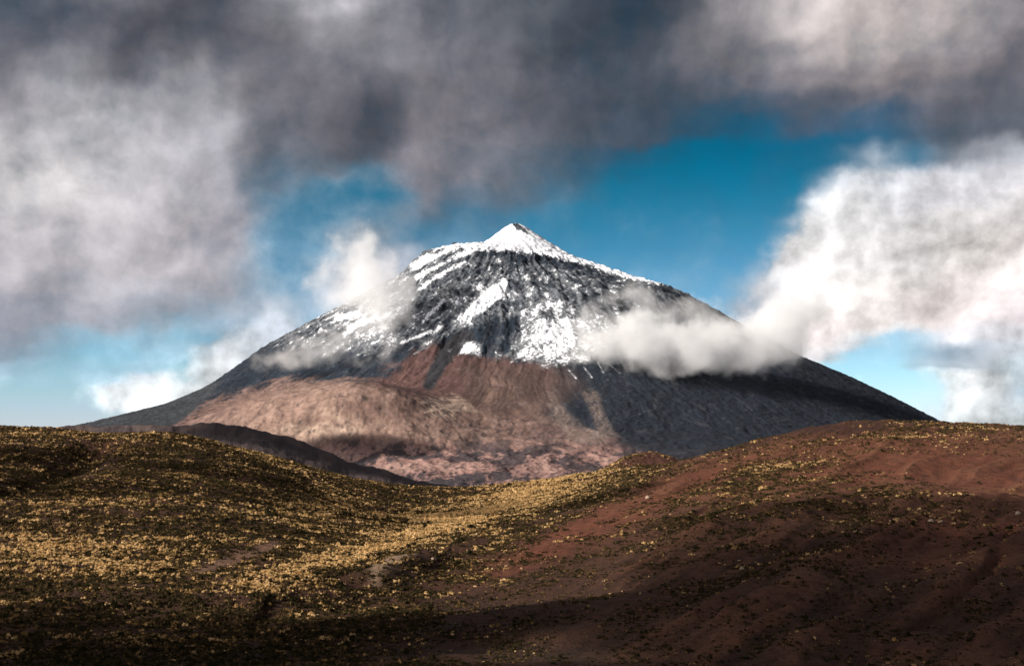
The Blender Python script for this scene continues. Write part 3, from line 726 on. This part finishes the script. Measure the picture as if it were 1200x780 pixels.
# the cloud cover: (px, py, radius x, radius y, cover, grey-value colour)
CL = [
 (0, 0, 60, 60, 1, (72, 82, 93)), (60, 55, 60, 45, 1, (78, 82, 92)), (120, 5, 60, 30, 1, (124, 122, 128)), (190, 65, 60, 45, 1, (74, 74, 81)), (275, 30, 60, 40, 1, (84, 84, 91)),
 (385, 8, 60, 35, 1, (168, 166, 170)), (330, 90, 60, 45, 1, (104, 101, 107)), (430, 60, 60, 45, 1, (120, 118, 124)), (520, 55, 60, 45, 1, (100, 100, 107)), (610, 40, 60, 50, 1, (82, 85, 92)),
 (700, 70, 70, 55, 1, (60, 66, 76)), (770, 20, 50, 45, 1, (54, 61, 71)), (840, 60, 60, 40, 1, (104, 102, 107)), (910, 25, 60, 40, 1, (152, 146, 147)), (1000, 55, 80, 45, 1, (176, 167, 164)),
 (1100, 40, 70, 45, 1, (160, 151, 150)), (1185, 25, 50, 45, 1, (118, 113, 117)), (1190, 100, 50, 45, 1, (92, 88, 94)), (900, 100, 70, 28, 1, (112, 108, 114)), (1040, 112, 80, 28, 1, (116, 108, 110)),
 (20, 130, 60, 50, 1, (106, 103, 110)), (110, 155, 55, 40, 1, (168, 166, 170)), (30, 200, 60, 45, 1, (164, 161, 164)), (65, 240, 70, 45, 1, (190, 187, 187)), (165, 225, 60, 50, 1, (160, 157, 161)),
 (150, 100, 50, 30, 1, (92, 90, 97)), (225, 130, 50, 45, 1, (140, 138, 143)), (250, 190, 45, 45, 1, (146, 144, 150)), (130, 295, 80, 45, 1, (164, 159, 162)), (235, 290, 60, 50, 1, (152, 146, 151)),
 (30, 310, 70, 50, 1, (152, 147, 152)), (270, 345, 55, 35, 1, (148, 146, 152)), (310, 150, 50, 40, 1, (112, 110, 116)), (370, 165, 50, 40, 1, (96, 94, 101)), (440, 148, 45, 35, 1, (72, 73, 81)),
 (330, 215, 45, 32, 0.8, (104, 110, 121)), (530, 150, 50, 50, 1, (124, 118, 123)), (500, 215, 40, 40, 1, (116, 113, 120)), (600, 130, 60, 50, 1, (98, 97, 104)), (590, 205, 50, 32, 0.95, (98, 101, 110)),
 (680, 150, 60, 45, 1, (76, 80, 90)), (760, 130, 60, 35, 1, (66, 74, 86)), (660, 205, 45, 28, 0.75, (72, 90, 106)), (840, 145, 60, 25, 0.7, (58, 72, 87)), (960, 145, 70, 22, 0.9, (74, 78, 90)), (1090, 150, 70, 28, 1, (88, 88, 96)), (1180, 165, 60, 30, 1, (80, 84, 93)),
 (1110, 190, 60, 18, 1, (74, 82, 94)),
 (360, 255, 38, 22, 0.18, (120, 140, 155)), (440, 228, 32, 20, 0.0, (120, 140, 155)), (400, 240, 30, 18, 0.1, (120, 140, 155)), (330, 330, 36, 24, 0.25, (140, 165, 180)), (360, 295, 36, 20, 0.3, (130, 155, 172)),
 (425, 270, 30, 22, 0.85, (150, 158, 166)), (440, 320, 42, 32, 1, (172, 172, 180)), (390, 340, 30, 22, 0.8, (160, 165, 175)), (500, 275, 40, 18, 0.5, (96, 122, 142)), (555, 250, 40, 22, 0.55, (84, 112, 132)),
 (750, 200, 50, 22, 0.25, (40, 74, 100)), (820, 225, 70, 32, 0.0, (40, 74, 100)), (700, 255, 60, 30, 0.0, (90, 120, 140)), (640, 262, 40, 22, 0.1, (90, 120, 140)), (780, 290, 60, 35, 0.0, (90, 120, 140)), (880, 185, 55, 25, 0.25, (26, 58, 84)),
 (900, 240, 40, 35, 0.08, (60, 90, 110)), (860, 300, 36, 32, 0.05, (120, 140, 155)), (960, 200, 45, 18, 0.35, (38, 78, 106)), (1020, 172, 50, 14, 0.4, (34, 74, 102)), (815, 340, 36, 20, 0.2, (150, 165, 175)),
 (1015, 228, 34, 22, 0.85, (190, 194, 200)), (985, 262, 34, 26, 1, (226, 225, 226)), (955, 315, 44, 36, 1, (238, 235, 234)), (920, 345, 34, 24, 1, (205, 204, 207)), (890, 372, 30, 24, 1, (172, 174, 182)), (1060, 205, 22, 12, 0.35, (60, 100, 125)), (1065, 245, 36, 24, 1, (200, 200, 206)),
 (1040, 300, 44, 40, 1, (222, 219, 219)), (1110, 245, 40, 26, 1, (206, 204, 208)), (1160, 225, 30, 18, 0.9, (170, 172, 180)), (1185, 250, 36, 30, 1, (226, 222, 223)), (1110, 300, 44, 36, 1, (232, 226, 222)), (1180, 320, 46, 40, 1, (222, 214, 212)),
 (1010, 360, 50, 28, 1, (228, 221, 217)), (1100, 372, 60, 26, 1, (206, 196, 194)), (1190, 385, 50, 22, 1, (182, 174, 178)), (965, 400, 44, 18, 1, (218, 208, 206)), (890, 415, 34, 22, 1, (140, 148, 158)),
 (1035, 415, 44, 14, 0.25, (160, 190, 205)), (1010, 445, 34, 18, 0.1, (180, 210, 220)), (1085, 425, 44, 15, 1, (112, 126, 140)), (1120, 432, 26, 10, 1, (130, 140, 150)), (1150, 402, 40, 8, 0.9, (214, 214, 218)), (1180, 418, 30, 12, 0.9, (205, 212, 220)),
 (1125, 462, 34, 18, 1, (238, 240, 241)), (1180, 470, 22, 18, 1, (150, 168, 182)), (1195, 440, 20, 14, 0.9, (200, 215, 224)), (1150, 490, 44, 14, 1, (232, 238, 240)), (1075, 465, 24, 18, 0.25, (200, 222, 230)), (1050, 480, 24, 14, 0.35, (220, 232, 238)),
 (20, 395, 60, 32, 1, (128, 131, 142)), (100, 375, 60, 32, 1, (142, 140, 147)), (185, 385, 50, 28, 1, (132, 138, 148)), (40, 425, 45, 18, 0.85, (120, 134, 148)), (110, 420, 36, 16, 0.3, (130, 180, 200)), (160, 415, 26, 16, 0.15, (130, 180, 200)),
 (190, 425, 36, 18, 0.55, (150, 178, 196)), (225, 405, 32, 16, 0.35, (150, 185, 200)), (270, 385, 32, 18, 0.6, (165, 180, 194)), (310, 390, 32, 20, 0.95, (190, 196, 206)), (60, 450, 50, 16, 0.35, (150, 180, 198)), (20, 470, 50, 22, 0.05, (200, 220, 230)),
 (90, 480, 40, 20, 0.12, (200, 220, 230)), (150, 440, 40, 14, 0.5, (150, 176, 194)), (140, 474, 28, 14, 1, (240, 243, 245)), (180, 458, 22, 12, 1, (243, 245, 246)), (210, 466, 28, 12, 1, (238, 243, 246)), (255, 440, 20, 18, 1, (238, 241, 244)), (225, 440, 18, 12, 0.15, (190, 222, 232)), (275, 415, 18, 16, 0.9, (226, 231, 237)),
 (50, 540, 120, 34, 0.05, (210, 225, 232)), (600, 400, 150, 60, 0.2, (160, 180, 195)), (1100, 550, 140, 40, 0.6, (230, 238, 240)), (600, 560, 200, 60, 0.2, (200, 215, 225)),
]
BG = 0.10
SIG = 0.98                              # softness of the cloud masses
def cover_at(uu, vv):
    """colour and cover of the cloud layout at one direction"""
    ww = 2e-5; wa = 1.8e-5; wc = np.array(lin((108, 108, 114))) * 2e-5
    for (cx_, cy_, rx, ry, cov, rgb) in CL:
        w_ = math.exp(-((uu - cx_) / rx / SIG)**2 - ((vv - cy_) / ry / SIG)**2)
        ww += w_; wa += w_ * cov; wc = wc + np.array(lin(rgb)) * w_
    return wc / ww, wa / ww
NS, U0, U1 = 31, -60.0, 1260.0
def row(vv, u0, u1):
    nd = t.n('ShaderNodeValToRGB'); cr = nd.color_ramp; cr.interpolation = 'LINEAR'
    while len(cr.elements) < NS: cr.elements.new(len(cr.elements) / NS)
    for i in range(NS):
        c_, a_ = cover_at(u0 + (u1 - u0) * i / (NS - 1), vv)
        cr.elements[i].position = i / (NS - 1); cr.elements[i].color = (c_[0], c_[1], c_[2], a_)
    return nd
rows = [-30, 0, 28, 56, 84, 112, 138, 162, 184, 206, 228, 250, 274, 298, 322, 346, 368, 388, 406, 422, 438, 452, 466, 482, 505, 560]
halfU = (U0 + U1) / 2
ramps = [(row(vv, U0, halfU), row(vv, halfU, U1)) for vv in rows]
sky = t.n('ShaderNodeTexSky', sky_type='NISHITA'); sky.sun_disc = False; sky.sun_elevation = R(SUN_EL); sky.sun_rotation = R(SUN_AZ)
sky.altitude = 2000; sky.air_density = 1.0; sky.dust_density = 0.6; sky.ozone_density = 2.0
d = t.n('ShaderNodeTexCoord').outputs['Generated']
sp = t.n('ShaderNodeSeparateXYZ'); t.put(sp.inputs[0], d)
az = t.m('ARCTAN2', sp.outputs[0], sp.outputs[1]); el = t.m('ARCSINE', sp.outputs[2])
U_ = t.m('MULTIPLY_ADD', az, F, 600.0); V_ = t.m('MULTIPLY_ADD', el, -F, HZ)
cb = t.n('ShaderNodeCombineXYZ'); t.put(cb.inputs[0], U_); t.put(cb.inputs[1], V_)
p0 = cb.outputs[0]
def vcen(color, amp):
    return t.v('SCALE', t.v('SUBTRACT', color, (0.5, 0.5, 0.5)), c=amp)
wp = t.v('ADD', p0, vcen(t.noise(p0, 1 / 170., 3, 0.5, color=True), 62.0))
wp = t.v('ADD', wp, vcen(t.noise(p0, 1 / 45., 4, 0.55, color=True), 26.0))
ws = t.n('ShaderNodeSeparateXYZ'); t.put(ws.inputs[0], wp)
WU, WV = ws.outputs[0], ws.outputs[1]
fl0 = t.ramp(WU, U0, halfU, 0, 1, False); fr0 = t.ramp(WU, halfU, U1, 0, 1, False)
isr_ = t.m('GREATER_THAN', WU, halfU)
ccol = calf = None
for j, vv in enumerate(rows):
    # the 1e-9 terms change nothing: they make the rows evaluate one after the other
    fl = fl0 if j == 0 else t.m('MULTIPLY_ADD', calf, 1e-9, fl0)
    fr = fr0 if j == 0 else t.m('MULTIPLY_ADD', calf, 1e-9, fr0)
    na_, nb_ = ramps[j]; t.put(na_.inputs[0], fl); t.put(nb_.inputs[0], fr)
    cl_, al_ = na_.outputs; cr_2, ar_ = nb_.outputs
    c_ = t.mixc(isr_, cl_, cr_2)
    a_ = t.m('ADD', t.m('MULTIPLY', al_, t.m('SUBTRACT', 1.0, isr_)), t.m('MULTIPLY', ar_, isr_))
    if j == 0: ccol, calf = c_, a_
    else:
        k_ = t.ramp(WV, rows[j - 1], vv)
        ccol = t.mixc(k_, ccol, c_)
        calf = t.m('MULTIPLY_ADD', k_, t.m('SUBTRACT', a_, calf), calf)
# broken grey overcast beyond the photographed part
gen_n = t.noise(d, 2.2, 5, 0.55)
gen_c = t.mixc(t.ramp(gen_n, 0.35, 0.65), lin((62, 68, 78)) + (1,), lin((150, 146, 150)) + (1,))
out_u = t.m('SUBTRACT', t.m('ABSOLUTE', t.m('SUBTRACT', WU, 600.0)), 640.0)
gw = t.ramp(t.m('MAXIMUM', out_u, t.m('SUBTRACT', -30.0, WV)), 0.0, 130.0)
ccol = t.mixc(gw, ccol, gen_c)
calf = t.m('MULTIPLY_ADD', gw, t.m('SUBTRACT', 0.9, calf), calf)
# billows; their lit and shaded sides are put into the colour
f1 = t.noise(wp, 1 / 115., 8, 0.52)
off = t.v('ADD', wp, (-20.0, -18.0, 0.0)); f2 = t.noise(off, 1 / 115., 8, 0.52)
fb = t.noise(p0, 1 / 34., 6, 0.58)
lit_ = t.v('DOT_PRODUCT', ccol, (0.33, 0.34, 0.33)); brt = t.ramp(lit_, 0.30, 0.70)
lum = t.m('MULTIPLY', t.m('MULTIPLY_ADD', t.m('SUBTRACT', f1, f2), t.ramp(brt, 0, 1, 1.3, 2.1), 1.0), t.m('MULTIPLY', t.ramp(lit_, 0.05, 0.36, 0.96, 1.26), t.ramp(lit_, 0.40, 0.80, 1.0, 0.70)))
lum = t.m('MULTIPLY', lum, t.ramp(f1, 0.25, 0.75, 0.72, 1.28, False))
f3 = t.noise(t.v('ADD', p0, (-9.0, -9.0, 0.0)), 1 / 34., 6, 0.58)
lum = t.m('ADD', lum, t.m('MULTIPLY', t.m('SUBTRACT', fb, f3), t.ramp(brt, 0, 1, 0.22, 0.75)))
lum = t.m('MULTIPLY', lum, t.ramp(fb, 0.25, 0.75, 0.96, 1.04, False))
edge_n = t.m('ADD', t.m('MULTIPLY', t.m('SUBTRACT', f1, 0.5), 0.75), t.m('MULTIPLY', t.m('SUBTRACT', fb, 0.5), 0.62))
KS = 1.0 / 2**EXPO
# a polarised, teal-graded sky: deepening quickly with height
g_ = t.n('ShaderNodeGamma'); t.put(g_.inputs[0], t.v('SCALE', sky.outputs[0], c=0.1)); g_.inputs[1].default_value = 1.5
skyc = t.v('MULTIPLY', t.v('SCALE', g_.outputs[0], c=10.0), t.mixc(t.ramp(V_, 180.0, 480.0), (0.01 * KS, 0.90 * KS, 0.80 * KS, 1), (1.40 * KS, 1.50 * KS, 1.60 * KS, 1)))
skyc = t.v('MULTIPLY', skyc, t.mixc(t.ramp(V_, 425.0, 525.0), (1, 1, 1, 1), (1.02, 0.90, 1.28, 1)))
ccol = t.v('SCALE', ccol, c=t.m('MULTIPLY', lum, 1.22 / 2**EXPO / BG))
hw = t.ramp(brt, 0.0, 1.0, 0.70, 0.26, False)
alpha = t.ramp(t.m('ADD', calf, edge_n), t.m('SUBTRACT', 0.5, hw), t.m('ADD', 0.5, hw))
bg = t.n('ShaderNodeBackground'); bg.inputs[1].default_value = BG
t.put(bg.inputs[0], t.mixc(alpha, skyc, ccol))
t.put(t.n('ShaderNodeOutputWorld').inputs[0], bg.outputs[0])
scene.world = W; print('world', time.time() - T0)
W.cycles.sampling_method = 'MANUAL'; W.cycles.sample_map_resolution = 512

# ------------------------------------------------------------------ camera
cam = bpy.data.cameras.new('camera'); cam.sensor_width = 36.0; cam.lens = 36.0 * F / 1200.0
cam.clip_start = 0.5; cam.clip_end = 150000
cam.shift_y = (HZ - 390.0) / 1200.0
co = bpy.data.objects.new('camera', cam); C.objects.link(co); co.rotation_euler = (R(90), 0, 0)
scene.camera = co
vs_ = scene.view_settings; vs_.view_transform = 'Standard'; vs_.look = 'None'; vs_.exposure = EXPO; vs_.gamma = 1.0
cy = scene.cycles; cy.use_denoising = True; cy.max_bounces = 16; cy.diffuse_bounces = 2; cy.glossy_bounces = 1; cy.volume_bounces = 10; cy.transparent_max_bounces = 32
